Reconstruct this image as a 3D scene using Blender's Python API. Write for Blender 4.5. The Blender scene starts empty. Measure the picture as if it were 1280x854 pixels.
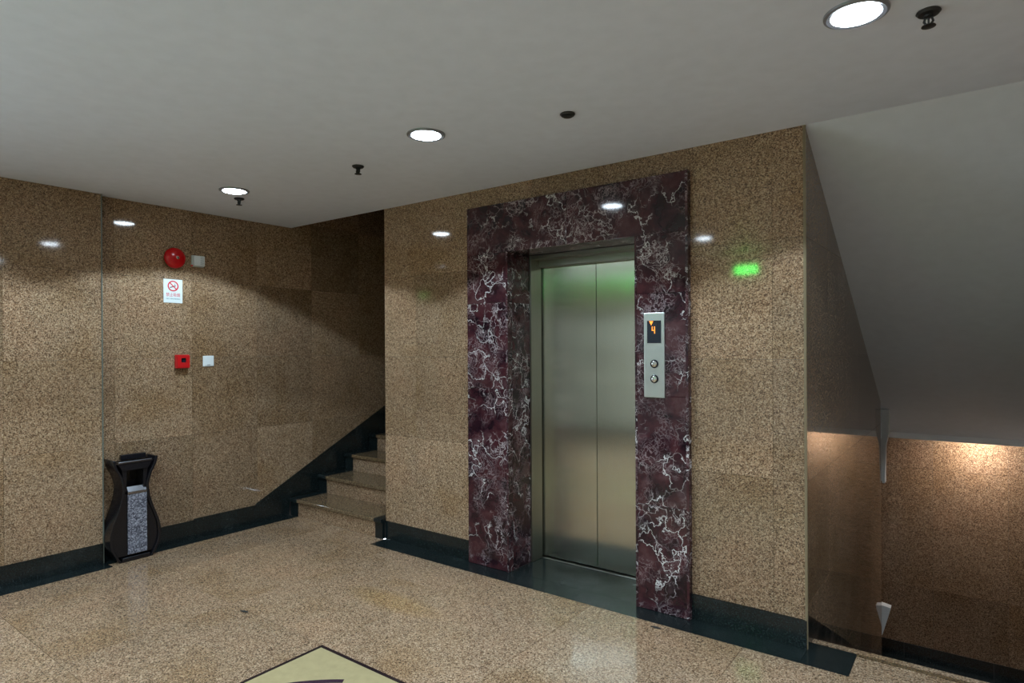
import bpy, bmesh, math, random
from mathutils import Vector, Matrix
random.seed(7)
scene = bpy.context.scene
COL = scene.collection
R = math.radians

# ------------------------------------------------------------------ camera
cam_d = bpy.data.cameras.new('camera'); cam = bpy.data.objects.new('camera', cam_d); COL.objects.link(cam)
FPX = 781.14
ya, pi_, ro = R(36.75), R(-0.055), R(-0.318)
Rt = Vector((math.cos(ya), math.sin(ya), 0))
Fw = Vector((-math.sin(ya)*math.cos(pi_), math.cos(ya)*math.cos(pi_), math.sin(pi_)))
Up = Rt.cross(Fw)
Rt, Up = math.cos(ro)*Rt + math.sin(ro)*Up, -math.sin(ro)*Rt + math.cos(ro)*Up
M3 = Matrix((Rt, Up, -Fw)).transposed()
cam.matrix_world = Matrix.Translation((0, 0, 1.5)) @ M3.to_4x4()
cam_d.sensor_width = 36.0
cam_d.lens = FPX*36.0/1280.0
cam_d.shift_y = 7.79/1280.0
cam_d.clip_start = 0.02
scene.camera = cam

# ------------------------------------------------------------------ world, exposure
w = bpy.data.worlds.new('world'); scene.world = w; w.use_nodes = True
w.node_tree.nodes['Background'].inputs[0].default_value = (0.78, 0.89, 1.0, 1)
w.node_tree.nodes['Background'].inputs[1].default_value = 5.5     # overcast daylight, enters by the glazed entrance
vs = scene.view_settings
vs.view_transform = 'Standard'; vs.look = 'None'; vs.gamma = 1.0; vs.use_curve_mapping = False
vs.exposure = 0.50
LAMP_POWER = 72.0      # watts of each recessed downlight
DISC_GLOW = 34.0       # emission strength of each lit diffuser

# ------------------------------------------------------------------ dimensions (metres)
YB, XL, XN, H = 3.342, -4.985, -4.925, 2.59      # back wall, left wall (far), left wall (near), ceiling
XE, XS = -3.743, -0.683                         # ends of the back wall
YN = 1.79                                       # where the near left wall steps back
RISE, TREAD = 0.157, 0.305

# ------------------------------------------------------------------ material helpers
def mat(name):
    m = bpy.data.materials.new(name); m.use_nodes = True
    nt = m.node_tree; b = nt.nodes['Principled BSDF']
    return m, nt, b
def nd(nt, t, **kw):
    n = nt.nodes.new(t)
    for k, v in kw.items(): setattr(n, k, v)
    return n
def ramp(nt, src, stops, interp='LINEAR'):
    r = nd(nt, 'ShaderNodeValToRGB'); cr = r.color_ramp; cr.interpolation = interp
    while len(cr.elements) < len(stops): cr.elements.new(0.5)
    for e, (p, c) in zip(cr.elements, stops):
        e.position = p; e.color = (c[0], c[1], c[2], 1) if not isinstance(c, float) else (c, c, c, 1)
    nt.links.new(src, r.inputs[0]); return r.outputs[0]
def mix(nt, fac, a, b, mode='MIX'):
    n = nd(nt, 'ShaderNodeMix', data_type='RGBA', blend_type=mode)
    for s, v in ((n.inputs[0], fac), (n.inputs[6], a), (n.inputs[7], b)):
        if hasattr(v, 'links') or hasattr(v, 'is_linked'): nt.links.new(v, s)
        elif isinstance(v, (int, float)): s.default_value = v
        else: s.default_value = (*v, 1)
    return n.outputs[2]
def math_(nt, op, a, b=None, clamp=False):
    n = nd(nt, 'ShaderNodeMath', operation=op, use_clamp=clamp)
    for i, v in enumerate((a, b)):
        if v is None: continue
        if hasattr(v, 'is_linked'): nt.links.new(v, n.inputs[i])
        else: n.inputs[i].default_value = v
    return n.outputs[0]
def coords(nt, jitter=0.0):
    tc = nd(nt, 'ShaderNodeTexCoord')
    if not jitter: return tc.outputs['Object'], None
    oi = nd(nt, 'ShaderNodeObjectInfo')
    k = math_(nt, 'MULTIPLY', oi.outputs['Random'], jitter)
    a = nd(nt, 'ShaderNodeVectorMath', operation='ADD')
    nt.links.new(tc.outputs['Object'], a.inputs[0]); nt.links.new(k, a.inputs[1])
    return a.outputs[0], oi.outputs['Random']

def granite(name, tint=(1, 1, 1), rough=0.1, spec=0.5, speckle=1.0, var=0.22, yellow_patch=None):
    m, nt, b = mat(name)
    co, rnd = coords(nt, 13.7)
    v1 = nd(nt, 'ShaderNodeTexVoronoi'); v1.inputs['Scale'].default_value = 215
    v2 = nd(nt, 'ShaderNodeTexVoronoi'); v2.inputs['Scale'].default_value = 165
    n1 = nd(nt, 'ShaderNodeTexNoise'); n1.inputs['Scale'].default_value = 2.2; n1.inputs['Detail'].default_value = 3
    n2 = nd(nt, 'ShaderNodeTexNoise'); n2.inputs['Scale'].default_value = 60; n2.inputs['Detail'].default_value = 4
    for n in (v1, v2, n1, n2): nt.links.new(co, n.inputs['Vector'])
    s1 = nd(nt, 'ShaderNodeSeparateColor'); nt.links.new(v1.outputs['Color'], s1.inputs[0])
    s2 = nd(nt, 'ShaderNodeSeparateColor'); nt.links.new(v2.outputs['Color'], s2.inputs[0])
    grain = ramp(nt, s1.outputs[0], [(0.0, (.060, .042, .030)), (.14, (.105, .070, .046)), (.28, (.20, .138, .092)),
                                     (.55, (.27, .198, .140)), (.8, (.34, .265, .195)), (1.0, (.42, .35, .27))])
    spot = ramp(nt, s2.outputs[1], [(.80, 0.0), (.86, 1.0)])
    base = mix(nt, math_(nt, 'MULTIPLY', spot, .48*speckle), grain, (.04, .026, .018))
    f = ramp(nt, n2.outputs[0], [(.3, (.78, .76, .74)), (.7, (1.18, 1.17, 1.15))])
    base = mix(nt, 1.0, base, f, 'MULTIPLY')
    lg = ramp(nt, n1.outputs[0], [(.3, (.86, .80, .70)), (.5, (1, 1, 1)), (.72, (1.08, 1.02, 1.0))])
    base = mix(nt, 1.0, base, lg, 'MULTIPLY')
    pt = ramp(nt, rnd, [(0, (1-var, 1-var*1.05, 1-var*1.15)), (.5, (1, .97, .92)), (1, (1+var*.4, 1+var*.35, 1+var*.28))])
    base = mix(nt, 1.0, base, pt, 'MULTIPLY')
    base = mix(nt, 1.0, base, tint, 'MULTIPLY')
    if yellow_patch:  # soft-edged yellow patch multiplied into the base colour
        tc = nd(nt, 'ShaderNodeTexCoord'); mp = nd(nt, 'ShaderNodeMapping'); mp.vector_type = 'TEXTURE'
        mp.inputs['Location'].default_value = (*yellow_patch[0], 0); mp.inputs['Scale'].default_value = (*yellow_patch[1], 1)
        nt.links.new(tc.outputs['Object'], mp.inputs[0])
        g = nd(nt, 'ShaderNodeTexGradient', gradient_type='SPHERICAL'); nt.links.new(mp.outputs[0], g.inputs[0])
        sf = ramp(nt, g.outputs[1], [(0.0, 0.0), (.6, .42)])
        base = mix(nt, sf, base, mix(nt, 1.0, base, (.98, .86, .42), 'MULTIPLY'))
    nt.links.new(base, b.inputs['Base Color'])
    b.inputs['Roughness'].default_value = rough; b.inputs['IOR'].default_value = 1.5
    b.inputs['Specular IOR Level'].default_value = spec
    return m

def black_granite(name):
    m, nt, b = mat(name)
    co, _ = coords(nt, 5.1)
    v = nd(nt, 'ShaderNodeTexNoise'); v.inputs['Scale'].default_value = 140; v.inputs['Detail'].default_value = 3
    n = nd(nt, 'ShaderNodeTexNoise'); n.inputs['Scale'].default_value = 5; n.inputs['Detail'].default_value = 5
    nt.links.new(co, v.inputs['Vector']); nt.links.new(co, n.inputs['Vector'])
    c = ramp(nt, v.outputs[0], [(.4, (.006, .009, .009)), (.62, (.012, .018, .018)), (.75, (.035, .045, .045))])
    c = mix(nt, ramp(nt, n.outputs[0], [(.55, 0.0), (.8, .22)]), c, (.05, .06, .058))
    nt.links.new(c, b.inputs['Base Color'])
    nt.links.new(ramp(nt, n.outputs[0], [(.3, .12), (.75, .3)]), b.inputs['Roughness'])
    return m

def red_marble(name):
    m, nt, b = mat(name)
    co, rnd = coords(nt, 9.3)
    nz = nd(nt, 'ShaderNodeTexNoise'); nz.inputs['Scale'].default_value = 6.5; nz.inputs['Detail'].default_value = 5; nz.inputs['Roughness'].default_value = .55
    nt.links.new(co, nz.inputs['Vector'])
    sc = nd(nt, 'ShaderNodeVectorMath', operation='SCALE'); sc.inputs['Scale'].default_value = .34
    nt.links.new(nz.outputs['Color'], sc.inputs[0])
    ad = nd(nt, 'ShaderNodeVectorMath', operation='ADD'); nt.links.new(co, ad.inputs[0]); nt.links.new(sc.outputs[0], ad.inputs[1])
    def veins(scale, w0, w1, seed):
        of = nd(nt, 'ShaderNodeVectorMath', operation='ADD'); of.inputs[1].default_value = (seed, seed*2, seed*3)
        nt.links.new(ad.outputs[0], of.inputs[0])
        v = nd(nt, 'ShaderNodeTexVoronoi', feature='DISTANCE_TO_EDGE'); v.inputs['Scale'].default_value = scale
        nt.links.new(of.outputs[0], v.inputs['Vector'])
        return ramp(nt, v.outputs['Distance'], [(w0, 1.0), (w1, 0.0)])
    def mask(scale, lo, hi, seed):
        of = nd(nt, 'ShaderNodeVectorMath', operation='ADD'); of.inputs[1].default_value = (seed, -seed, seed)
        nt.links.new(co, of.inputs[0])
        n = nd(nt, 'ShaderNodeTexNoise'); n.inputs['Scale'].default_value = scale; n.inputs['Detail'].default_value = 3
        nt.links.new(of.outputs[0], n.inputs['Vector'])
        return ramp(nt, n.outputs[0], [(lo, 0.0), (hi, 1.0)])
    big = nd(nt, 'ShaderNodeTexNoise'); big.inputs['Scale'].default_value = 7; big.inputs['Detail'].default_value = 6
    nt.links.new(ad.outputs[0], big.inputs['Vector'])
    base = ramp(nt, big.outputs[0], [(.30, (.010, .005, .008)), (.48, (.034, .010, .014)), (.60, (.060, .017, .020)), (.80, (.095, .045, .048))])
    a = math_(nt, 'MULTIPLY', veins(5.2, .004, .020, 3.1), mask(4.0, .47, .55, 1.7))
    c = math_(nt, 'MULTIPLY', veins(14, .008, .050, 8.3), mask(4.5, .52, .62, 4.4))
    d = math_(nt, 'MULTIPLY', veins(26, .015, .09, 5.9), mask(6.0, .46, .62, 9.1))
    cloud = math_(nt, 'MULTIPLY', mask(9.0, .56, .76, 6.6), .24)
    base = mix(nt, cloud, base, (.26, .15, .16))
    base = mix(nt, math_(nt, 'MULTIPLY', d, .50), base, (.42, .33, .34))
    base = mix(nt, math_(nt, 'MULTIPLY', c, .68), base, (.56, .48, .48))
    base = mix(nt, math_(nt, 'MULTIPLY', a, .90), base, (.70, .66, .64))
    nt.links.new(base, b.inputs['Base Color'])
    b.inputs['Roughness'].default_value = .07
    return m

def plain(name, col, rough=.5, metal=0.0, emit=None, es=0.0, noise=0.0, bump=0.0, bscale=60.0, spec=.5):
    m, nt, b = mat(name)
    b.inputs['Roughness'].default_value = rough; b.inputs['Metallic'].default_value = metal
    b.inputs['Specular IOR Level'].default_value = spec
    co, _ = coords(nt)
    n = nd(nt, 'ShaderNodeTexNoise'); n.inputs['Scale'].default_value = bscale; n.inputs['Detail'].default_value = 4
    nt.links.new(co, n.inputs['Vector'])
    k = max(noise, .02)
    c = mix(nt, 1.0, col, ramp(nt, n.outputs[0], [(.3, 1-k), (.7, 1.0)]), 'MULTIPLY')
    nt.links.new(c, b.inputs['Base Color'])
    if bump:
        bp = nd(nt, 'ShaderNodeBump'); bp.inputs['Strength'].default_value = bump; bp.inputs['Distance'].default_value = .002
        nt.links.new(n.outputs[0], bp.inputs['Height']); nt.links.new(bp.outputs[0], b.inputs['Normal'])
    if emit:
        b.inputs['Emission Color'].default_value = (*emit, 1); b.inputs['Emission Strength'].default_value = es
    return m

def steel(name, col=(.76, .77, .66), rough=.22, aniso=1.0, wavy=True):
    m, nt, b = mat(name)
    co, _ = coords(nt)
    mp = nd(nt, 'ShaderNodeMapping'); mp.inputs['Scale'].default_value = (900, 900, 2.5); nt.links.new(co, mp.inputs[0])
    n = nd(nt, 'ShaderNodeTexNoise'); n.inputs['Scale'].default_value = 1; n.inputs['Detail'].default_value = 3
    nt.links.new(mp.outputs[0], n.inputs['Vector'])
    c = mix(nt, 1.0, col, ramp(nt, n.outputs[0], [(.3, .90), (.7, 1.06)]), 'MULTIPLY')
    nt.links.new(c, b.inputs['Base Color'])
    b.inputs['Metallic'].default_value = 1.0; b.inputs['Roughness'].default_value = rough
    b.inputs['Anisotropic'].default_value = aniso; b.inputs['Anisotropic Rotation'].default_value = 0.0
    t = nd(nt, 'ShaderNodeTangent', direction_type='UV_MAP'); nt.links.new(t.outputs[0], b.inputs['Tangent'])
    if wavy:
        m2 = nd(nt, 'ShaderNodeMapping'); m2.inputs['Scale'].default_value = (5, 5, 1.6); nt.links.new(co, m2.inputs[0])
        n2 = nd(nt, 'ShaderNodeTexNoise'); n2.inputs['Scale'].default_value = 1.2; n2.inputs['Detail'].default_value = 1
        nt.links.new(m2.outputs[0], n2.inputs['Vector'])
        bp = nd(nt, 'ShaderNodeBump'); bp.inputs['Strength'].default_value = .15; bp.inputs['Distance'].default_value = .006
        nt.links.new(n2.outputs[0], bp.inputs['Height']); nt.links.new(bp.outputs[0], b.inputs['Normal'])
    return m

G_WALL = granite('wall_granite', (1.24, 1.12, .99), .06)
G_FLOOR = granite('floor_granite', (1.24, 1.11, 1.00), .10, var=.10, yellow_patch=((-2.78, 2.53), (.44, .13)))
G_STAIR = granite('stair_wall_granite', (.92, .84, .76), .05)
G_TREAD = granite('tread_granite', (.72, .66, .54), .10, var=.06)  # same granite, its dark reflections put into the tint
G_NOSE = granite('nosing_granite', (.55, .48, .36), .2, var=.06)
BLACK = black_granite('black_granite')
MARBLE = red_marble('red_marble')
STEEL = steel('brushed_steel')
STEEL_TRIM = steel('steel_trim', (.36, .35, .30), .3, .6, False)
CEIL = plain('ceiling_paint', (.78, .825, .92), .55, noise=.05, bump=.12, bscale=14, spec=.25)
SOFFIT = plain('soffit_paint', (.71, .735, .77), .55, noise=.05, bump=.12, bscale=14, spec=.25)
PAINT = plain('warm_wall_paint', (.58, .56, .49), .6, noise=.05)
PLASTER = plain('plaster', (.55, .55, .53), .7, noise=.06)
MORTAR = plain('mortar', (.10, .085, .07), .9, noise=.2)
DARK = plain('dark_void', (.02, .02, .02), .9)
TRIMM = plain('edge_strip', (.20, .15, .085), .3, noise=.1)
TRIMG = plain('pale_edge_strip', (.15, .16, .13), .3, noise=.1)
LACQ = plain('black_lacquer', (.009, .008, .010), .22, noise=.1)
BINMETAL = plain('bin_chrome', (.38, .38, .41), .2, metal=1.0)
RED = plain('red_enamel', (.55, .006, .008), .18, noise=.05)
REDP = plain('red_plastic', (.55, .008, .010), .35, noise=.05)
WHITEP = plain('white_plastic', (.72, .74, .72), .4, noise=.03)
WHITES = plain('switch_white', (.80, .84, .84), .35)
GREYP = plain('grey_plastic', (.50, .53, .50), .45)
CHROME = plain('chrome', (.75, .75, .72), .15, metal=1.0)
SIGNW = plain('sign_white', (.74, .78, .76), .35)
INKRED = plain('sign_red', (.62, .02, .03), .5)
INKDRK = plain('sign_dark', (.16, .02, .03), .5)
INKTEAL = plain('sign_teal', (.05, .20, .22), .5)
FACEP = plain('panel_steel', (.60, .62, .60), .33, metal=.85)
SCREEN = plain('display_glass', (.010, .014, .022), .08)
ORANGE = plain('display_orange', (.3, .08, .01), .5, emit=(1.0, .28, .03), es=1.6)
RIM = plain('lamp_rim', (.32, .33, .36), .35, metal=.6)
LIT = plain('lamp_diffuser', (.9, .9, .9), .4, emit=(.78, .90, 1.0), es=DISC_GLOW)
LITLOW = plain('landing_lamp', (.9, .9, .9), .4, emit=(1.0, .92, .88), es=140.0)
LIPW = plain('white_gloss_paint', (.86, .87, .88), .35)
SLOT = plain('vent_slot_grey', (.22, .24, .23), .6)
SPRK = plain('sprinkler_metal', (.035, .035, .035), .4, metal=.5)
GREEN = plain('exit_green', (.02, .3, .06), .4, emit=(.04, 1.0, .10), es=22.0)
INLAYB = plain('inlay_beige', (.40, .315, .165), .16, noise=.14, bscale=22)
INLAYK = plain('inlay_black', (.020, .012, .014), .15)
INLAYP = plain('inlay_dark', (.05, .025, .04), .15, noise=.3)
DIRT = plain('scrap_dark', (.02, .017, .014), .8)

def pebble(name):
    m, nt, b = mat(name)
    co, _ = coords(nt)
    v = nd(nt, 'ShaderNodeTexVoronoi'); v.inputs['Scale'].default_value = 125; nt.links.new(co, v.inputs['Vector'])
    s = nd(nt, 'ShaderNodeSeparateColor'); nt.links.new(v.outputs['Color'], s.inputs[0])
    c = ramp(nt, s.outputs[0], [(0, (.03, .03, .045)), (.35, (.11, .11, .14)), (.8, (.30, .30, .35)), (1, (.5, .5, .56))])
    nt.links.new(c, b.inputs['Base Color']); b.inputs['Roughness'].default_value = .35
    bp = nd(nt, 'ShaderNodeBump'); bp.inputs['Strength'].default_value = .6; bp.inputs['Distance'].default_value = .004
    nt.links.new(v.outputs['Distance'], bp.inputs['Height']); nt.links.new(bp.outputs[0], b.inputs['Normal'])
    return m
PEBBLE = pebble('pebbled_metal')
def glass(name):
    m, nt, b = mat(name); nt.nodes.remove(b)
    t = nd(nt, 'ShaderNodeBsdfTransparent'); t.inputs[0].default_value = (.93, .96, .95, 1)
    g = nd(nt, 'ShaderNodeBsdfGlossy'); g.inputs['Roughness'].default_value = .02
    f = nd(nt, 'ShaderNodeFresnel'); f.inputs[0].default_value = 1.5
    x = nd(nt, 'ShaderNodeMixShader'); nt.links.new(f.outputs[0], x.inputs[0]); nt.links.new(t.outputs[0], x.inputs[1]); nt.links.new(g.outputs[0], x.inputs[2])
    nt.links.new(x.outputs[0], nt.nodes['Material Output'].inputs[0]); return m
GLASS = glass('window_glass')

# ------------------------------------------------------------------ object helpers
def link(name, me, m, parent=None, loc=None):
    o = bpy.data.objects.new(name, me); COL.objects.link(o)
    if m and me is not None and not me.materials: me.materials.append(m)
    if loc: o.location = loc
    if parent:
        o.parent = parent
        bpy.context.view_layer.update()
        o.matrix_parent_inverse = parent.matrix_world.inverted()
    return o
def empty(name, loc):
    o = bpy.data.objects.new(name, None); COL.objects.link(o); o.location = loc; o.empty_display_size = .1
    return o
def tag(o, label, cat, group=None):
    o['label'] = label; o['category'] = cat
    if group: o['group'] = group
    return o
def struct(o): o['kind'] = 'structure'; return o
def bbox(bm, lo, hi, jit=0.0, mi=0):
    x0, y0, z0 = lo; x1, y1, z1 = hi
    vs_ = [bm.verts.new((x, y, z)) for x in (x0, x1) for y in (y0, y1) for z in (z0, z1)]
    for q in ((0, 1, 3, 2), (4, 6, 7, 5), (0, 4, 5, 1), (2, 3, 7, 6), (0, 2, 6, 4), (1, 5, 7, 3)):
        f = bm.faces.new([vs_[i] for i in q]); f.material_index = mi
    return vs_
def prism(bm, pts, axis, a, b):
    """extrude a 2-D outline between a and b along axis ('x': pts=(y,z), 'y': pts=(x,z), 'z': pts=(x,y))"""
    def P(p, t):
        return (t, p[0], p[1]) if axis == 'x' else ((p[0], t, p[1]) if axis == 'y' else (p[0], p[1], t))
    A = [bm.verts.new(P(p, a)) for p in pts]; B = [bm.verts.new(P(p, b)) for p in pts]
    n = len(pts)
    bm.faces.new(A); bm.faces.new(B[::-1])
    for i in range(n): bm.faces.new((A[i], B[i], B[(i+1) % n], A[(i+1) % n]))
def lathe(bm, prof, origin, axis='z', seg=32):
    """prof: list of (radius, height) along axis"""
    ox, oy, oz = origin; rings = []
    for r_, h_ in prof:
        ring = []
        for i in range(seg):
            t = 2*math.pi*i/seg; c, s = r_*math.cos(t), r_*math.sin(t)
            p = {'z': (ox+c, oy+s, oz+h_), 'x': (ox+h_, oy+c, oz+s), 'y': (ox+c, oy+h_, oz+s)}[axis]
            ring.append(bm.verts.new(p))
        rings.append(ring)
    for a, b in zip(rings, rings[1:]):
        for i in range(seg): bm.faces.new((a[i], a[(i+1) % seg], b[(i+1) % seg], b[i]))
    bm.faces.new(rings[0]); bm.faces.new(rings[-1][::-1])
def done(bm, name, m, parent=None, bevel=0.0, smooth=False, seg=1, uv=False):
    bmesh.ops.recalc_face_normals(bm, faces=bm.faces)
    if bevel: bmesh.ops.bevel(bm, geom=[e for e in bm.edges if len(e.link_faces) == 2 and e.calc_face_angle() > .6], offset=bevel, segments=seg, affect='EDGES', profile=.6)
    if uv:
        l = bm.loops.layers.uv.new('UVMap')
        for f in bm.faces:
            for lp in f.loops:
                c = lp.vert.co
                lp[l].uv = (c.x + c.y, c.z)
    me = bpy.data.meshes.new(name); bm.to_mesh(me); bm.free()
    if smooth:
        for p in me.polygons: p.use_smooth = True
        try: me.set_sharp_from_angle(angle=R(38))
        except Exception: pass
    return link(name, me, m, parent)
def box(name, lo, hi, m, parent=None, bevel=0.0, uv=False, seg=1):
    bm = bmesh.new(); bbox(bm, lo, hi); return done(bm, name, m, parent, bevel, uv=uv, seg=seg)
def text(name, body, size, m, parent, origin, right, up, depth=.0006, width=None):
    cu = bpy.data.curves.new(name, 'FONT'); cu.body = body; cu.size = size; cu.align_x = 'CENTER'; cu.align_y = 'CENTER'
    cu.resolution_u = 2
    tmp = bpy.data.objects.new('tmp', cu); COL.objects.link(tmp)
    bpy.context.view_layer.update()
    me = bpy.data.meshes.new_from_object(tmp.evaluated_get(bpy.context.evaluated_depsgraph_get()))
    bpy.data.objects.remove(tmp); bpy.data.curves.remove(cu)
    bm = bmesh.new(); bm.from_mesh(me); bpy.data.meshes.remove(me)
    xs = [v.co.x for v in bm.verts]
    k = (width/(max(xs)-min(xs))) if (width and xs) else 1.0
    r_, u_ = Vector(right), Vector(up); n_ = r_.cross(u_)
    ex = bmesh.ops.extrude_face_region(bm, geom=bm.faces[:])
    top = [g for g in ex['geom'] if isinstance(g, bmesh.types.BMVert)]
    tset = set(top)
    for v in bm.verts:
        v.co = Vector(origin) + r_*v.co.x*k + u_*v.co.y + (n_*depth if v in tset else Vector((0, 0, 0)))
    return done(bm, name, m, parent)

GAP = .0016
def cuts(a, b, js): return [a] + [j for j in sorted(js) if a + .03 < j < b - .03] + [b]
def panels(parent, face, plane, sign, us, vs2, m, thick=.018, skip=None, name='granite_panel', tilt=.0006, clip=None):
    """stone panels whose face lies at face coordinate `plane`; face 'x' -> u is y, 'y' -> u is x; sign points out of the wall"""
    for u0, u1 in zip(us, us[1:]):
        for v0, v1 in zip(vs2, vs2[1:]):
            if skip and skip((u0+u1)/2, (v0+v1)/2): continue
            bm = bmesh.new()
            j = [random.uniform(-tilt, tilt) for _ in range(4)]
            if clip:
                pts = clip(u0+GAP/2, u1-GAP/2, v0+GAP/2, v1-GAP/2)
                if not pts: bm.free(); continue
                prism(bm, pts, face, plane, plane - sign*thick)
            else:
                vv = bbox(bm, *( ((min(plane, plane-sign*thick), u0+GAP/2, v0+GAP/2), (max(plane, plane-sign*thick), u1-GAP/2, v1-GAP/2)) if face == 'x' else
                              ((u0+GAP/2, min(plane, plane-sign*thick), v0+GAP/2), (u1-GAP/2, max(plane, plane-sign*thick), v1-GAP/2)) ))
                ax = 0 if face == 'x' else 1; ux = 1 - ax
                for v in vv:
                    if abs(v.co[ax] - plane) < 1e-6:
                        q = (j[0] if v.co[ux] < (u0+u1)/2 else j[1]) + (j[2] if v.co.z < (v0+v1)/2 else j[3])
                        v.co[ax] += q*.5
            done(bm, name, m, parent)

ZJ = [.14, .82, 1.43, 2.04]

# ================================================================== FLOOR
bm = bmesh.new()
bbox(bm, (-5.2, -3.3, -.25), (3.4, YB, -.022)); bbox(bm, (XS+.02, YB, -.25), (.60, 3.46, -.022)); bbox(bm, (XL-.1, YB, -.25), (XE, YB+.02, -.022))
floor = struct(done(bm, 'floor', MORTAR))
XJ = [-4.385+.86*0, -3.525, -2.665, -1.805, -.945, -.085, .775, 1.635, 2.495]
YJ = [-2.35, -1.49, -.63, .23, 1.09, 1.95, 2.81]
MX0, MX1, MY0, MY1 = -2.665, -.945, .23, 1.95
BX = -4.865                      # inner edge of the black border along the far left wall
BXN = -4.785
BY = 3.172                       # edge of the black border along the back wall
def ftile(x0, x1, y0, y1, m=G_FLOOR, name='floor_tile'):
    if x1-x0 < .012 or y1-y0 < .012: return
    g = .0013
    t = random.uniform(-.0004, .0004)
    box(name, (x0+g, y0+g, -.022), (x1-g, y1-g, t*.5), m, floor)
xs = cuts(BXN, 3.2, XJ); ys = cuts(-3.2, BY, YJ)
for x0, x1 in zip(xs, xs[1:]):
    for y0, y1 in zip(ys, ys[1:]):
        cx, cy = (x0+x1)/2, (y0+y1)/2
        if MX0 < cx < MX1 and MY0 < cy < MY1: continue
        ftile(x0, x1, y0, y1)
# strips between the tile field and the borders
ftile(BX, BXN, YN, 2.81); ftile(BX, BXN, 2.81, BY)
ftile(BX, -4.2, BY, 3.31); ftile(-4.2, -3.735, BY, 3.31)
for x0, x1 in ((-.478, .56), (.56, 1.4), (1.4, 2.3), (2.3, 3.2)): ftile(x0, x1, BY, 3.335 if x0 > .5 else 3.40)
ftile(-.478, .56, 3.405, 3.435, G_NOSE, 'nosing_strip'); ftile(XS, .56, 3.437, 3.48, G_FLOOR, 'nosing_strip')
# black border
for a, b in ((-3.2, -2), (-2, -.8), (-.8, .3), (.3, 1.2), (1.2, YN+.012)): ftile(XN, BXN, a, b, BLACK, 'border_tile')
for a, b in ((YN+.012, 2.45), (2.45, 3.30)): ftile(XL, BX, a, b, BLACK, 'border_tile')
bxs = [-3.735, -2.85, -1.95, -1.27, XS, -.478]
for a, b in zip(bxs, bxs[1:]): ftile(a, b, BY, YB - (.004 if b < -.6 else -.085), BLACK, 'border_tile')
# inlaid medallion: black line, beige field, dark ring
fld = box('medallion_field', (MX0+.019, MY0+.019, -.022), (MX1-.019, MY1-.019, 0), INLAYB, floor)
for lo, hi in (((MX0, MY0), (MX1, MY0+.019)), ((MX0, MY1-.019), (MX1, MY1)), ((MX0, MY0+.019), (MX0+.019, MY1-.019)), ((MX1-.019, MY0+.019), (MX1, MY1-.019))):
    box('inlay_line', (*lo, -.022), (*hi, .0003), INLAYK, floor)
def ring(name, r0, r1, m, a0, a1, z=.0006, n=14):
    bm = bmesh.new(); cx, cy = (MX0+MX1)/2, (MY0+MY1)/2
    for k in range(n):
        t0, t1 = R(a0+(a1-a0)*k/n), R(a0+(a1-a0)*(k+1)/n)
        bm.faces.new([bm.verts.new((cx+r*math.cos(t), cy+r*math.sin(t), z)) for r, t in ((r0, t0), (r1, t0), (r1, t1), (r0, t1))])
    bmesh.ops.remove_doubles(bm, verts=bm.verts, dist=1e-5)
    g = bmesh.ops.extrude_face_region(bm, geom=bm.faces[:])
    for v in g['geom']:
        if isinstance(v, bmesh.types.BMVert): v.co.z -= .004
    done(bm, name, m, fld)
for a in (45, 135, 225, 315):
    ring('inlay_arc', .845, .874, INLAYP, a-10, a+8); ring('inlay_arc', .70, .78, INLAYP, a-24, a+24)

# ================================================================== CEILING
bm = bmesh.new()
bbox(bm, (-5.2, -3.3, H), (3.4, YB, H+.25))
ceiling = struct(done(bm, 'ceiling', CEIL))
bm = bmesh.new()       # sloping underside over the descending stair
S0 = (YB, H); S1 = (6.85, .68)
prism(bm, [S0, S1, (7.22, .68), (7.22, .95), (6.95, .95), (YB, H+.35)], 'x', XS-.004, .62)
struct(done(bm, 'ceiling_stair', SOFFIT))
struct(box('trim_5', (XS-.003, 6.845, .628), (.60, 6.885, .684), LIPW, bevel=.002))

# ================================================================== LEFT WALL
bm = bmesh.new()
GY0, GY1, GZ = -1.75, 1.06, 2.12            # glazed entrance, outside the frame
bbox(bm, (-5.25, GY1, -.02), (XN-.018, YN-.018, H)); bbox(bm, (-5.25, -3.3, -.02), (XN-.018, GY0, H)); bbox(bm, (-5.25, GY0, GZ), (XN-.018, GY1, H))
wall_left = struct(done(bm, 'wall_left', MORTAR))
wall_left2 = struct(box('wall_left_stair', (-5.25, YN-.017, -.02), (XL-.0185, 7.4, 4.6), MORTAR))
YJL = [YN + .11 + .555*k for k in range(0, 10)]
panels(wall_left, 'x', XN, 1, [GY1, 1.235, YN], [.14, .82, 1.43, 2.04, H], G_WALL, thick=.022)
panels(wall_left, 'x', XN, 1, [-2.3, GY0], [.14, .82, 1.43, 2.04, H], G_WALL, thick=.022)
panels(wall_left, 'x', XN, 1, [GY0, -.8, .15, GY1], [GZ, H], G_WALL, thick=.022)
box('end_panel', (XL, YN-.018, .14), (XN-.023, YN, H), G_WALL, wall_left)
panels(wall_left2, 'x', XL, 1, cuts(YN+.001, 3.0, [1.89, 2.446]), [.14, .82, 1.43, 2.04, H], G_WALL)
SL = .50
def zs(y): return .165 + SL*(y-2.98)
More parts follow.
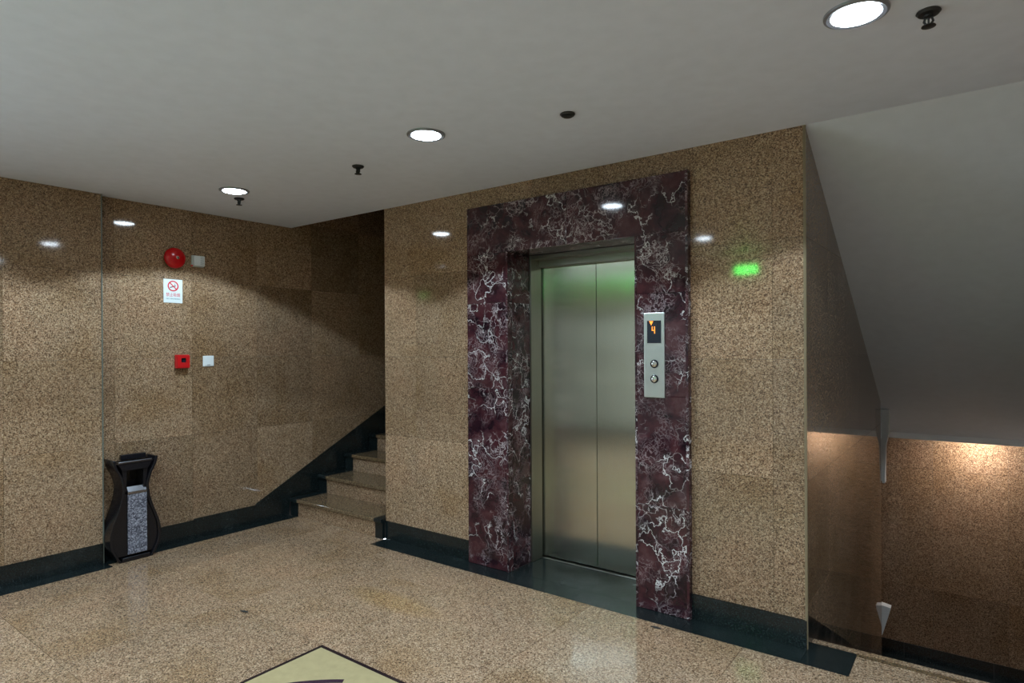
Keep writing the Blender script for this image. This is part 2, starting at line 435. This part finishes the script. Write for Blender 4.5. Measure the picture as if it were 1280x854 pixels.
def clipL(u0, u1, v0, v1):
    a, b = zs(u0), zs(u1)
    if v1 <= a: return None
    pts = [(u0, max(v0, a))]
    if a < v0 < b or (v0 <= b and a < v0):
        yc = u0 + (v0-a)/SL; pts = [(u0, v0), (yc, v0), (u1, b)] if b < v1 else None
    elif v1 < b:
        yc = u0 + (v1-a)/SL; return [(u0, a), (yc, v1), (u0, v1)]
    else: pts = [(u0, max(a, v0)), (u1, max(b, v0))]
    if pts is None: return [(u0, v0), (u1, v0), (u1, v1), (u0, v1)]
    return pts + [(u1, v1), (u0, v1)]
panels(wall_left2, 'x', XL, 1, [3.0, 3.556, 4.11, 4.66, 5.22, 5.77, 6.33, 7.2], [.14, .82, 1.43, 2.04, 2.65, 3.26, 3.87, 4.5], G_WALL, clip=clipL)
bl = struct(box('baseboard_left', (XN-.02, GY1, 0), (XN-.006, YN-.002, .139), MORTAR))
for a, b in ((GY1, YN),): box('skirting_tile', (XN-.006, a+.001, .001), (XN+.006, b-.001, .139), BLACK, bl)
box('skirting_tile', (XL, YN, .001), (XN-.007, YN+.008, .139), BLACK, bl)
for a, b in ((YN+.009, 2.45), (2.45, 2.98)): box('skirting_tile', (XL, a+.001, .001), (XL+.008, b-.001, .145 if a < 2 else .155), BLACK, bl)
struct(box('trim_1', (XN-.002, YN-.002, .0), (XN+.004, YN+.006, H), TRIMG))

dg = struct(empty('door_1', (-5.08, (GY0+GY1)/2, 0)))
bm = bmesh.new()
for a, b in ((GY0, GY0+.07), (-.40, -.30), (GY1-.07, GY1)): bbox(bm, (-5.12, a, 0), (-5.04, b, GZ))
for a, b in ((.0, .09), (.98, 1.10), (GZ-.08, GZ)):
    for c, d in ((GY0+.07, -.40), (-.30, GY1-.07)): bbox(bm, (-5.115, c, a), (-5.045, d, b))
done(bm, 'door_frame', STEEL_TRIM, dg, uv=True)
for c, d in ((GY0+.07, -.40), (-.30, GY1-.07)):
    for a, b in ((.09, .98), (1.10, GZ-.08)): box('pane', (-5.084, c, a), (-5.076, d, b), GLASS, dg)
struct(box('floor_outside', (-10, -6, -.12), (-5.2, 5, -.03), PLASTER))

# ================================================================== BACK WALL (with the lift opening)
OX0, OX1, OZ = -2.507, -1.587, 2.135              # clear opening of the marble surround
FX0, FX1, FZ = -2.862, -1.268, 2.465              # outer edge of the surround
bm = bmesh.new()
bbox(bm, (XE+.018, YB+.022, -.02), (-2.62, 3.80, H+.6)); bbox(bm, (-2.62, YB+.022, -.30), (-2.556, 3.80, 2.2))
wall_back = struct(done(bm, 'wall_back', MORTAR))
wall_back2 = struct(box('wall_back_end', (-1.545, YB+.022, -.30), (XS-.02, 3.80, H+.05), MORTAR))
wall_back3 = struct(box('wall_back_top', (-2.619, YB+.022, 2.20), (-1.481, 3.80, H+.6), MORTAR))
wall_up = struct(box('wall_stairwell_side', (XE+.018, 3.801, -.02), (XE+.2, 6.25, 4.5), MORTAR))
ws = struct(box('wall_stair', (XS-.2, 3.801, -1.75), (XS-.02, 6.23, 2.6), MORTAR))
struct(box('wall_stair_low', (XS-.2, YB+.022, -1.75), (XS-.02, 3.80, -.021), MORTAR))
inF = lambda u, v: FX0 < u < FX1 and v < FZ
usb = [XE, -3.397, FX0, -2.33, -1.80, FX1, -.84, XS]
panels(wall_back, 'y', YB, -1, usb[:3], [.14, .82, 1.43, 2.04, H], G_WALL)
panels(wall_back2, 'y', YB, -1, usb[5:], [.14, .82, 1.43, 2.04, H], G_WALL)
panels(wall_back3, 'y', YB, -1, [FX0, -2.33, -1.80, FX1], [FZ, H], G_WALL)
panels(wall_up, 'x', XE, -1, [YB, 3.9, 4.5, 5.1, 5.7, 6.25], [.14, .82, 1.43, 2.04, 2.65, 3.26, 3.87, 4.5], G_WALL)
bb = struct(box('baseboard_back', (XE, YB-.001, 0), (FX0, YB+.016, .138), MORTAR))
for a, b in ((XE, -3.3), (-3.3, FX0), (FX1, XS)):
    box('skirting_tile', (a+.001, YB-.008, .001), (b-.001, YB+.004, .139), BLACK, bb)
struct(box('trim_2', (XS-.009, YB-.006, .0), (XS+.003, YB+.004, H-.002), TRIMM))

# wall beside the descending stair
def clipS(u0, u1, v0, v1):
    k = (S1[1]-S0[1])/(S1[0]-S0[0]); z = lambda y: S0[1] + k*(y-S0[0]) + .01
    a, b = z(u0), z(u1)
    if v0 >= a: return None
    if v1 <= b: return [(u0, v0), (u1, v0), (u1, v1), (u0, v1)]
    pts = [(u0, v0)]
    if v0 < b: pts += [(u1, v0), (u1, b)]
    else: pts += [(u0+(v0-a)/k, v0)]
    if v1 < a: pts += [(u0+(v1-a)/k, v1), (u0, v1)]
    else: pts += [(u0, a)]
    return pts
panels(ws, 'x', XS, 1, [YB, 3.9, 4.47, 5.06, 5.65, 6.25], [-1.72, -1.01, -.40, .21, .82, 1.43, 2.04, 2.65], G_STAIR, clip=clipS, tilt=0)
struct(box('wall_stair_end', (XS-.2, 6.232, -1.7), (XS-.019, 6.25, 1.0), PLASTER))
for a, b in ((YB, 4.3), (4.3, 5.3), (5.3, 6.25)):
    k = RISE/TREAD; zz = lambda y: .02 - k*(y-3.48)
    bm = bmesh.new(); prism(bm, [(a+.001, zz(a)-.20), (b-.001, zz(b)-.20), (b-.001, zz(b)+.10), (a+.001, min(zz(a)+.10, .17))], 'x', XS, XS+.0018)
    done(bm, 'sloping_skirting', BLACK, ws)
# far wall of the lower landing
wl = struct(box('wall_landing', (-3.5, 7.25, -1.8), (.8, 7.4, .70), MORTAR))
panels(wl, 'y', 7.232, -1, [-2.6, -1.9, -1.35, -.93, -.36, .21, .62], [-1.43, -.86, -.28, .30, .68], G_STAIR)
bls = struct(box('baseboard_landing', (-2.6, 7.23, -1.57), (.62, 7.249, -1.431), MORTAR))
for a, b in ((-2.6, -1.4), (-1.4, -.6), (-.6, .1), (.1, .62)): box('skirting_tile', (a+.001, 7.222, -1.569), (b-.001, 7.23, -1.431), BLACK, bls)
lf = struct(box('floor_landing', (-2.6, 6.25, -1.80), (.62, 7.25, -1.592), MORTAR))
for a, b in ((-2.6, -1.9), (-1.9, -1.2), (-1.2, -.5), (-.5, .1), (.1, .62)):
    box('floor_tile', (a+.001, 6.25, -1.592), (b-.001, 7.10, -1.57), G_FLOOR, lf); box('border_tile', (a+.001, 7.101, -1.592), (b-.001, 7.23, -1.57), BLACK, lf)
struct(box('wall_stair_right', (.60, YB+.001, -1.8), (.8, 7.4, 3.0), PLASTER))
struct(box('wall_landing_left', (-2.8, 4.7, -1.8), (-2.6, 7.4, .95), PLASTER))
struct(box('light_seal_landing', (-2.61, 6.05, -1.8), (XS-.201, 6.25, 1.6), PLASTER))  # unseen wall added to stop sky light leaking through the shaft void
struct(box('light_seal_base', (-5.3, -3.4, -2.1), (3.5, 7.5, -1.95), DARK))  # unseen slab added to block sky light from below
struct(box('ceiling_landing', (-2.8, 6.251, .68), (XS-.006, 7.4, 1.6), SOFFIT))
# pale plaster ends at the turn of the stair
bm = bmesh.new(); prism(bm, [(XS-.02, .93), (XS+.054, .93), (XS+.050, .72), (XS+.026, .62), (XS+.018, .30), (XS-.012, .30)], 'y', 6.36, 6.44)
t3 = struct(done(bm, 'trim_3', PLASTER, bevel=.003))
box('end_cap', (XS-.004, 6.354, .285), (XS+.019, 6.446, .40), PLASTER, t3, bevel=.003)
bm = bmesh.new(); prism(bm, [(XS-.03, -.790), (XS+.056, -.806), (XS+.050, -.84), (XS-.008, -1.06), (XS-.03, -1.06)], 'y', 6.36, 6.44)
struct(done(bm, 'trim_4', PLASTER, bevel=.002))

# ================================================================== REST OF THE ROOM (behind and beside the camera)
wr = struct(box('wall_right', (3.2, -3.3, 0), (3.4, YB+.3, H), MORTAR))
panels(wr, 'x', 3.2, -1, [-2.3, -1.2, -.2, .8, 1.8, 2.6, YB], [0, .82, 1.43, 2.04, H], G_WALL, thick=.02)
wf = struct(box('wall_front', (-5.2, -2.5, 0), (3.4, -2.3, H), PAINT))
struct(box('baseboard_front', (-4.9, -2.299, 0), (3.19, -2.28, .14), BLACK))
wb2 = struct(box('wall_back_right', (.60, YB+.018, -.02), (3.19, YB+.3, H), MORTAR))
panels(wb2, 'y', YB, -1, [.60, 1.2, 1.8, 2.4, 3.2], [0, .82, 1.43, 2.04, H], G_WALL)
# upper stairwell enclosure
struct(box('light_seal_stairwell', (XE+.018, YB-.15, H+.601), (XE+.3, 3.80, 4.6), PLASTER))  # unseen box added to close a gap that let sky light in
struct(box('wall_stairwell_back', (XE+.018, 6.251, -.02), (XE+.3, 7.4, 4.6), PLASTER))
struct(box('wall_stairwell', (-5.2, 7.2, 0), (XE+.3, 7.4, 4.6), PLASTER))
struct(box('ceiling_stairwell', (-5.2, YB, 4.5), (XE+.3, 7.4, 4.7), SOFFIT))
struct(box('wall_stairwell_front', (-5.2, YB-.15, H+.25), (XE+.3, YB, 4.6), PLASTER))

# ================================================================== STAIRS
st = tag(empty('staircase', (-4.36, 3.31, 0)), 'granite steps with black edging climbing behind the wall left of the elevator', 'stairs')
LX0, LX1 = XL+.022, XE-.001
bw = .111; bwr = .085
for k in range(10):
    y = 3.31 + TREAD*k; z = RISE*k
    box('riser', (LX0+bw, y, z if k else .001), (LX1-bwr, y+.02, z+RISE-.03), G_FLOOR, st)
    box('tread', (LX0+bw, y-.02, z+RISE-.03), (LX1-bwr, y+TREAD+.02 if k < 9 else 7.17, z+RISE), G_TREAD, st, bevel=.004)
    for a, b in ((LX0, LX0+bw-.001), (LX1-bwr+.001, LX1)):
        box('riser_border', (a, y-.004, z if k else .001), (b, y+.02, z+RISE-.028), BLACK, st)
        box('tread_border', (a, y-.022, z+RISE-.028), (b, y+TREAD-.005 if k < 9 else 7.17, z+RISE+.002), BLACK, st, bevel=.002)
    # piece of sloping wall skirting behind this step
    y0, y1 = y if k else 2.98, y+TREAD
    zl0 = 0.001 if k == 0 else z
    bm = bmesh.new()
    if k == 0: prism(bm, [(y0, .001), (3.30, .001), (3.31, .16), (y1, .16), (y1, zs(y1)), (y0, zs(y0))], 'x', XL, XL+.007)
    else: prism(bm, [(y0+.001, z), (y1, z+RISE), (y1, zs(y1)), (y0+.001, zs(y0))], 'x', XL, XL+.007)
    done(bm, 'sloping_skirting', BLACK, wall_left2)
bm = bmesh.new()
pts = [(3.335, .001)]
for k in range(10): pts += [(3.335+TREAD*k, RISE*(k+1)-.035)] + ([(3.335+TREAD*(k+1), RISE*(k+1)-.035)] if k < 9 else [(7.15, RISE*10-.035)])
pts += [(7.15, 1.3), (6.1, 1.3), (3.8, .001)]
prism(bm, pts, 'x', LX0+.004, LX1-.004); done(bm, 'stair_core', MORTAR, st)

sd = tag(empty('staircase', (-.05, 3.48, 0)), 'granite steps going down beyond the right corner of the elevator wall', 'stairs')
for k in range(1, 10):
    y = 3.48 + TREAD*(k-1); z = -RISE*k
    box('riser', (XS+.002, y-.02, z), (.598, y, z+RISE-.03 if k > 1 else -.024), G_FLOOR, sd)
    box('tread', (XS+.002, y, z-.03), (.598, y+TREAD+.02, z), G_TREAD, sd)
    if k == 9: box('riser', (XS+.002, y+TREAD, z-RISE), (.598, y+TREAD+.02, z-.03), G_FLOOR, sd)

# ================================================================== MARBLE SURROUND
fr = tag(empty('elevator_surround', ((FX0+FX1)/2, YB, 0)), 'dark red marble surround with white veins framing the elevator doors', 'door frame')
FY = 3.312
vj = [.001, .60, 1.22, 1.80, OZ]
for v0, v1 in zip(vj, vj[1:]):
    box('marble_slab', (FX0, FY, v0), (OX0, YB+.02, v1-.001), MARBLE, fr, bevel=.002)
    box('marble_slab', (OX1, FY, v0), (FX1, YB+.02, v1-.001), MARBLE, fr, bevel=.002)
    box('reveal_slab', (OX0-.03, YB+.021, v0), (OX0-.001, 3.565, v1-.001), MARBLE, fr)
    box('reveal_slab', (OX1+.001, YB+.021, v0), (OX1+.03, 3.565, v1-.001), MARBLE, fr)
for a, b in ((FX0, -2.05), (-2.05, FX1)): box('marble_slab', (a, FY, OZ), (b-.001, YB+.02, FZ), MARBLE, fr, bevel=.002)
box('reveal_slab', (OX0-.03, YB+.021, OZ+.001), (OX1+.03, 3.565, OZ+.03), MARBLE, fr)
for x0, x1 in ((OX0-.012, OX0), (OX1, OX1+.012)): box('edge_bead', (x0, FY-.004, .001), (x1, FY, OZ), MARBLE, fr)
box('edge_bead', (FX1-.014, FY-.010, .001), (FX1, FY, FZ), MARBLE, fr)

# ================================================================== ELEVATOR DOOR
ed = tag(empty('elevator_door', (-2.06, 3.71, 0)), 'closed pair of brushed steel elevator doors inside the red marble surround', 'elevator')
DY = 3.712; DS = -2.062; DT = 2.10
box('door_panel', (-2.55, DY, .012), (DS-.0018, DY+.03, DT), STEEL, ed, bevel=.0015, uv=True)
box('door_panel', (DS+.0018, DY, .012), (-1.55, DY+.03, DT), STEEL, ed, bevel=.0015, uv=True)
for x0, x1 in ((OX0-.028, OX0+.012), (OX1-.012, OX1+.028)):
    box('jamb', (x0, 3.567, .001), (x1, 3.695, OZ), STEEL_TRIM, ed, bevel=.002, uv=True)
box('header', (OX0+.013, 3.567, 2.108), (OX1-.013, 3.66, OZ), STEEL_TRIM, ed, bevel=.002, uv=True)
box('header', (OX0+.013, 3.661, 2.062), (OX1-.013, 3.70, OZ), STEEL_TRIM, ed, bevel=.003, uv=True)
box('sill', (-2.55, 3.69, -.01), (-1.55, 3.76, .004), STEEL_TRIM, ed, bevel=.001, uv=True)
th = box('threshold_slab', (OX0-.001, YB-.003, -.022), (OX1+.001, 3.689, 0.0), BLACK, floor)
struct(box('wall_shaft', (-2.9, 3.82, -.35), (-1.3, 3.84, 2.4), DARK))
struct(box('light_seal_shaft', (-2.62, 3.36, -.32), (-1.48, 3.82, -.26), DARK))  # unseen slab added to block sky light under the shaft

# ================================================================== CALL PANEL
cp = tag(empty('call_panel', (-1.466, FY, 1.45)), 'tall silver elevator call panel with orange floor display on the red marble', 'call panel')
box('face_plate', (-1.528, FY-.010, 1.211), (-1.405, FY-.0005, 1.690), FACEP, cp, bevel=.003, seg=2)
scr = box('display', (-1.507, FY-.012, 1.518), (-1.424, FY-.0102, 1.645), SCREEN, cp)
bm = bmesh.new(); yq = FY-.0125
prism(bm, [(-1.494, 1.642), (-1.470, 1.642), (-1.482, 1.618)], 'y', yq, yq+.0005); done(bm, 'down_arrow', ORANGE, scr)
bm = bmesh.new()
for lo, hi in (((-1.478, 1.588), (-1.4735, 1.612)), ((-1.478, 1.588), (-1.459, 1.592)), ((-1.464, 1.572), (-1.459, 1.612))):
    bbox(bm, (lo[0], yq, lo[1]), (hi[0], yq+.0005, hi[1]))
done(bm, 'digit', ORANGE, scr)
for z in (1.401, 1.316):
    bm = bmesh.new(); lathe(bm, [(.024, 0), (.024, -.004), (.020, -.006), (.018, -.003)], (-1.464, FY-.010, z), 'y', 24)
    rg = done(bm, 'button_ring', SCREEN, cp, smooth=True)
    bm = bmesh.new(); lathe(bm, [(.0165, 0), (.0165, -.008), (.013, -.0105), (.004, -.011)], (-1.464, FY-.010, z), 'y', 24)
    done(bm, 'call_button', CHROME, rg, smooth=True)

# ================================================================== FIRE ALARM BELL and wall fittings (left wall)
bell = tag(empty('fire_bell', (XL, 2.304, 2.20)), 'round red fire alarm bell high on the left granite wall', 'alarm bell')
bm = bmesh.new(); lathe(bm, [(.050, 0), (.050, .028), (.046, .030)], (XL, 2.304, 2.20), 'x', 32); done(bm, 'back_box', REDP, bell, smooth=True)
bm = bmesh.new()
pr = [(.078, .026), (.080, .030), (.079, .036)] + [(.078*math.cos(R(a)), .036+.036*math.sin(R(a))) for a in (15, 30, 45, 60, 75, 85)]
lathe(bm, pr, (XL, 2.304, 2.20), 'x', 40); done(bm, 'gong', RED, bell, smooth=True)
bm = bmesh.new(); lathe(bm, [(.013, .070), (.013, .079), (.009, .082)], (XL, 2.304, 2.20), 'x', 6); done(bm, 'nut', CHROME, bell)

md = tag(empty('alarm_module', (XL, 2.49, 2.195)), 'small pale grey box with vent slots beside the red fire bell', 'alarm module')
box('back_box', (XL+.0005, 2.440, 2.150), (XL+.018, 2.536, 2.240), GREYP, md, bevel=.003)
cv = box('cover', (XL+.0182, 2.446, 2.155), (XL+.042, 2.532, 2.236), WHITEP, md, bevel=.005, seg=2)
for k in range(6): box('vent_slot', (XL+.0416, 2.497, 2.168+.011*k), (XL+.0428, 2.525, 2.1715+.011*k), SLOT, cv)
box('indicator', (XL+.0182, 2.432, 2.150), (XL+.024, 2.4455, 2.162), REDP, md)

sg = tag(empty('no_smoking_sign', (XL, 2.302, 1.946)), 'white no smoking sign with red circle and red lettering under the bell', 'sign')
PX = XL + .004
box('plate', (XL+.0006, 2.231, 1.856), (PX, 2.373, 2.038), SIGNW, sg, bevel=.001)
def ringx(name, r0, r1, cy, cz, m, x):
    bm = bmesh.new(); n = 40
    for k in range(n):
        t0, t1 = 2*math.pi*k/n, 2*math.pi*(k+1)/n
        bm.faces.new([bm.verts.new((x, cy+r*math.cos(t), cz+r*math.sin(t))) for r, t in ((r0, t0), (r1, t0), (r1, t1), (r0, t1))])
    bmesh.ops.remove_doubles(bm, verts=bm.verts, dist=1e-6)
    g = bmesh.ops.extrude_face_region(bm, geom=bm.faces[:])
    for v in g['geom']:
        if isinstance(v, bmesh.types.BMVert): v.co.x -= .0006
    return done(bm, name, m, sg)
ringx('ban_ring', .032, .041, 2.302, 1.986, INKRED, PX+.0008)
def barx(name, cy, cz, ang, L, W, m, x, t=.0006):
    bm = bmesh.new(); c, s = math.cos(ang), math.sin(ang)
    prism(bm, [(cy+a*L/2*c-b*W/2*s, cz+a*L/2*s+b*W/2*c) for a, b in ((-1, -1), (1, -1), (1, 1), (-1, 1))], 'x', x-t, x)
    return done(bm, name, m, sg)
barx('ban_slash', 2.302, 1.986, R(-45), .068, .008, INKRED, PX+.0011)
barx('cigarette', 2.300, 1.981, R(20), .046, .007, INKDRK, PX+.0006)
barx('smoke', 2.316, 2.000, R(75), .016, .003, INKDRK, PX+.0006)
text('lettering', '\u7981\u6b62\u5438\u70df', .032, INKRED, sg, (PX+.0001, 2.302, 1.916), (0, 1, 0), (0, 0, 1), width=.104)
text('small_lettering', 'NO SMOKING', .015, INKTEAL, sg, (PX+.0001, 2.302, 1.887), (0, 1, 0), (0, 0, 1), width=.104)

rc = tag(empty('manual_call_point', (XL, 2.36, 1.40)), 'square red fire call point on the left wall below the sign', 'call point')
bm = bmesh.new()
y0, y1, z0, z1, xa, xb = 2.310, 2.412, 1.350, 1.455, XL+.0006, XL+.042
bbox(bm, (xa, y0, z0), (xb-.014, y1, z1)); done(bm, 'base', REDP, rc, bevel=.004)
bm = bmesh.new()
bbox(bm, (xb-.014, y0+.004, z0+.004), (xb, y0+.034, z1-.004)); bbox(bm, (xb-.014, y1-.030, z0+.004), (xb, y1-.004, z1-.004))
bbox(bm, (xb-.014, y0+.034, z0+.004), (xb, y1-.030, z0+.045)); bbox(bm, (xb-.014, y0+.034, z1-.026), (xb, y1-.030, z1-.004))
done(bm, 'front_frame', REDP, rc)
box('break_glass', (xb-.0138, y0+.0345, z0+.0455), (xb-.010, y1-.0305, z1-.0265), SCREEN, rc)

sw = tag(empty('wall_plate', (XL, 2.574, 1.40)), 'square white plastic wall plate right of the red call point', 'wall plate')
box('plate', (XL+.0006, 2.530, 1.358), (XL+.008, 2.618, 1.444), WHITES, sw, bevel=.002)
box('cover', (XL+.0082, 2.539, 1.366), (XL+.011, 2.609, 1.436), WHITES, sw, bevel=.001)
box('slot', (XL+.0108, 2.562, 1.369), (XL+.0116, 2.586, 1.3725), DIRT, sw)

# ================================================================== ASHTRAY BIN
bn = tag(empty('ashtray_bin', (-4.86, 1.96, 0)), 'black litter bin with wavy sides and pebbled silver panel in the wall recess', 'litter bin')
def curve(ps, n=6):
    out = []
    for i in range(len(ps)-1):
        p0, p1, p2, p3 = ps[max(i-1, 0)], ps[i], ps[i+1], ps[min(i+2, len(ps)-1)]
        for k in range(n):
            t = k/n
            out.append(tuple(.5*(2*p1[j]+(p2[j]-p0[j])*t+(2*p0[j]-5*p1[j]+4*p2[j]-p3[j])*t*t+(3*p1[j]-p0[j]-3*p2[j]+p3[j])*t**3) for j in (0, 1)))
    return out + [ps[-1]]
CY = 1.962; XF0, XF1 = -4.968, -4.815
half = [(.110, .001), (.140, .055), (.163, .115), (.168, .185), (.154, .26), (.124, .345), (.098, .43), (.087, .512), (.094, .56), (.111, .615), (.136, .665), (.150, .722)]
cv_ = curve(half, 4)
for s_ in (-1, 1):
    bm = bmesh.new()
    prism(bm, [(CY+s_*a, z) for a, z in cv_] + [(CY+s_*(a-.017), z) for a, z in cv_[::-1]], 'x', XF0, XF1)
    done(bm, 'side_board', LACQ, bn, bevel=.002)
def inner(z0, z1): return [(CY+s_*(a-.0175), z) for s_, seq in ((1, cv_), (-1, cv_[::-1])) for a, z in seq if z0 <= z <= z1]
bm = bmesh.new()
prism(bm, inner(.03, .49), 'x', XF0, -4.832); prism(bm, inner(.49, .70), 'x', XF0, -4.955)
prism(bm, [(CY-.069, .49), (CY-.055, .49), (CY-.055, .64), (CY-.085, .64)], 'x', -4.954, -4.832); prism(bm, [(CY+.069, .49), (CY+.055, .49), (CY+.055, .64), (CY+.085, .64)], 'x', -4.954, -4.832)
done(bm, 'body', LACQ, bn)
box('plinth', (XF0, CY-.092, .001), (XF1+.002, CY+.092, .030), LACQ, bn, bevel=.002)
fpn = box('front_panel', (-4.8315, 1.910, .046), (-4.820, 2.037, .468), PEBBLE, bn, bevel=.003)
box('panel_band', (-4.8315, 1.910, .4685), (-4.819, 2.037, .490), BINMETAL, fpn, bevel=.002)
bm = bmesh.new(); prism(bm, [(-4.8315, .4905), (-4.820, .4905), (-4.845, .522), (-4.855, .522)], 'y', 1.912, 2.035); done(bm, 'panel_top', BINMETAL, fpn)
bm = bmesh.new(); prism(bm, [(CY-.085, .640), (CY+.085, .640), (CY+.117, .694), (CY-.117, .694)], 'x', -4.954, -4.822); done(bm, 'tray', LACQ, bn, bevel=.003)
box('tray_rim', (XF0, CY-.05, .701), (-4.935, CY+.118, .738), LACQ, bn, bevel=.003)
box('tray_lip', (-4.828, CY-.110, .6945), (-4.817, CY+.110, .708), BINMETAL, bn, bevel=.002)
bm = bmesh.new()
for i in range(5):
    for j in range(9):
        bbox(bm, (-4.930+.020*i, CY-.100+.020*j, .6942), (-4.918+.020*i, CY-.088+.020*j, .698))
g = done(bm, 'tray_grid', BINMETAL, bn); g['kind'] = 'stuff'

# ================================================================== DOWNLIGHTS
def spot_light(x, y):
    l = bpy.data.lights.new('downlight_beam', 'SPOT'); l.energy = LAMP_POWER; l.color = (.64, .84, 1.0)
    l.spot_size = R(128); l.spot_blend = .08; l.shadow_soft_size = .07
    o = bpy.data.objects.new('downlight_beam', l); COL.objects.link(o); o.location = (x, y, H-.030); return o
def downlight(x, y, label, group=None):
    t = tag(empty('downlight', (x, y, H)), label, 'ceiling light', group)
    bm = bmesh.new(); lathe(bm, [(.076, -.0005), (.098, -.0005), (.097, -.007), (.088, -.011), (.076, -.008)], (x, y, H), 'z', 40)
    done(bm, 'rim', RIM, t, smooth=True)
    bm = bmesh.new(); lathe(bm, [(.075, -.001), (.075, -.008), (.062, -.012), (.040, -.015), (.010, -.016)], (x, y, H), 'z', 40)
    done(bm, 'diffuser', LIT, t, smooth=True)
    b = spot_light(x, y); b.parent = t; bpy.context.view_layer.update(); b.matrix_parent_inverse = t.matrix_world.inverted()
downlight(-.318, 2.321, 'large bright round ceiling downlight nearest the sloping stair soffit')
downlight(-2.258, 2.30, 'bright round ceiling downlight in front of the elevator, middle of three')
downlight(-4.10, 2.307, 'small looking round ceiling downlight farthest left, above the litter bin')
LAB = ['round downlight of the second row, beside the left entrance wall', 'round downlight of the second row, left of the camera',
       'round downlight of the second row, right above the camera', 'round downlight of the second row, right of the camera',
       'round downlight of the elevator row, beyond the sloping soffit', 'round downlight of the third row, beside the left entrance wall',
       'added round downlight washing the pale front wall, right of the exit sign', 'round downlight of the third row, behind the camera', 'round downlight of the third row, nearest the right wall']
for i, (x, y) in enumerate([(-4.1, .55), (-2.2, .52), (-.3, .55), (1.62, .55), (1.62, 2.32), (-4.1, -1.25), (-1.25, -1.7), (-.3, -1.25), (1.62, -1.25)]):  # the lamp close to the front wall is added, unseen, to brighten that wall
    downlight(x, y, LAB[i], 'downlights outside the frame')
# lamp under the landing that lights the lower wall
t = tag(empty('ceiling_light', (0.0, 6.985, .68)), 'lit round lamp under the stair landing, hidden behind its edge', 'ceiling light')
bm = bmesh.new(); lathe(bm, [(.075, -.0005), (.075, -.012), (.06, -.020), (.02, -.024)], (0.0, 6.985, .68), 'z', 32)
done(bm, 'diffuser', LITLOW, t, smooth=True)

# ================================================================== SPRINKLERS
def sprinkler(x, y, label, short=False):
    t = tag(empty('sprinkler', (x, y, H)), label, 'sprinkler')
    bm = bmesh.new(); lathe(bm, [(.034, -.0005), (.036, -.004), (.030, -.011), (.012, -.013)], (x, y, H), 'z', 28); done(bm, 'escutcheon', SPRK, t, smooth=True)
    if short:
        bm = bmesh.new(); lathe(bm, [(.022, -.0135), (.022, -.016), (.018, -.017)], (x, y, H), 'z', 20); done(bm, 'cover_disc', SPRK, t, smooth=True); return
    bm = bmesh.new(); lathe(bm, [(.014, -.0132), (.014, -.020), (.011, -.021)], (x, y, H), 'z', 14); done(bm, 'body', SPRK, t, smooth=True)
    for s in (-1, 1):
        bm = bmesh.new(); prism(bm, [(x+s*.006, H-.021), (x+s*.012, H-.021), (x+s*.016, H-.034), (x+s*.007, H-.046), (x+s*.001, H-.046), (x+s*.009, H-.034)], 'y', y-.004, y+.004)
        done(bm, 'frame_arm', SPRK, t)
    bm = bmesh.new(); lathe(bm, [(.003, -.0212), (.003, -.0455)], (x, y, H), 'z', 8); done(bm, 'bulb', SPRK, t, smooth=True)
    bm = bmesh.new(); lathe(bm, [(.004, -.0462), (.020, -.047), (.021, -.050), (.004, -.052)], (x, y, H), 'z', 18); done(bm, 'deflector', SPRK, t, smooth=True)
sprinkler(-.127, 2.455, 'dark ceiling sprinkler beside the largest downlight')
sprinkler(-1.535, 2.500, 'flat dark sprinkler disc on ceiling above the right side of the elevator surround', True)
sprinkler(-2.972, 2.450, 'dark pendent sprinkler on ceiling between the left and middle downlights')
sprinkler(-4.290, 2.450, 'dark pendent sprinkler just beside the leftmost downlight')

# ================================================================== EXIT SIGN (behind the camera, seen only as green reflections)
ex = tag(empty('exit_sign', (-2.23, -1.0, 2.405)), 'glowing green sign box hung from the ceiling behind the camera', 'sign')
box('housing', (-2.40, -1.03, 2.33), (-2.06, -1.0, 2.48), GREYP, ex, bevel=.004)
box('lit_face', (-2.36, -.9998, 2.358), (-2.10, -.994, 2.452), GREEN, ex)
for x in (-2.35, -2.11): box('hanger', (x-.004, -1.019, 2.4802), (x+.004, -1.011, H), GREYP, ex)

# ================================================================== SCRAPS ON THE FLOOR
def scrap(x, y, a, lab):
    bm = bmesh.new(); c, s = math.cos(a), math.sin(a)
    prism(bm, [(x+u*c-v*s, y+u*s+v*c) for u, v in ((-.028, -.004), (.0, -.009), (.030, -.003), (.022, .006), (-.01, .008))], 'z', .0006, .004)
    tag(done(bm, 'scrap', DIRT), lab, 'litter')
scrap(-3.36, 1.935, .2, 'tiny dark scrap on a floor tile joint left of the inlay corner')
scrap(-1.383, 3.12, .0, 'tiny dark scrap on the floor before the right leg of the marble surround')
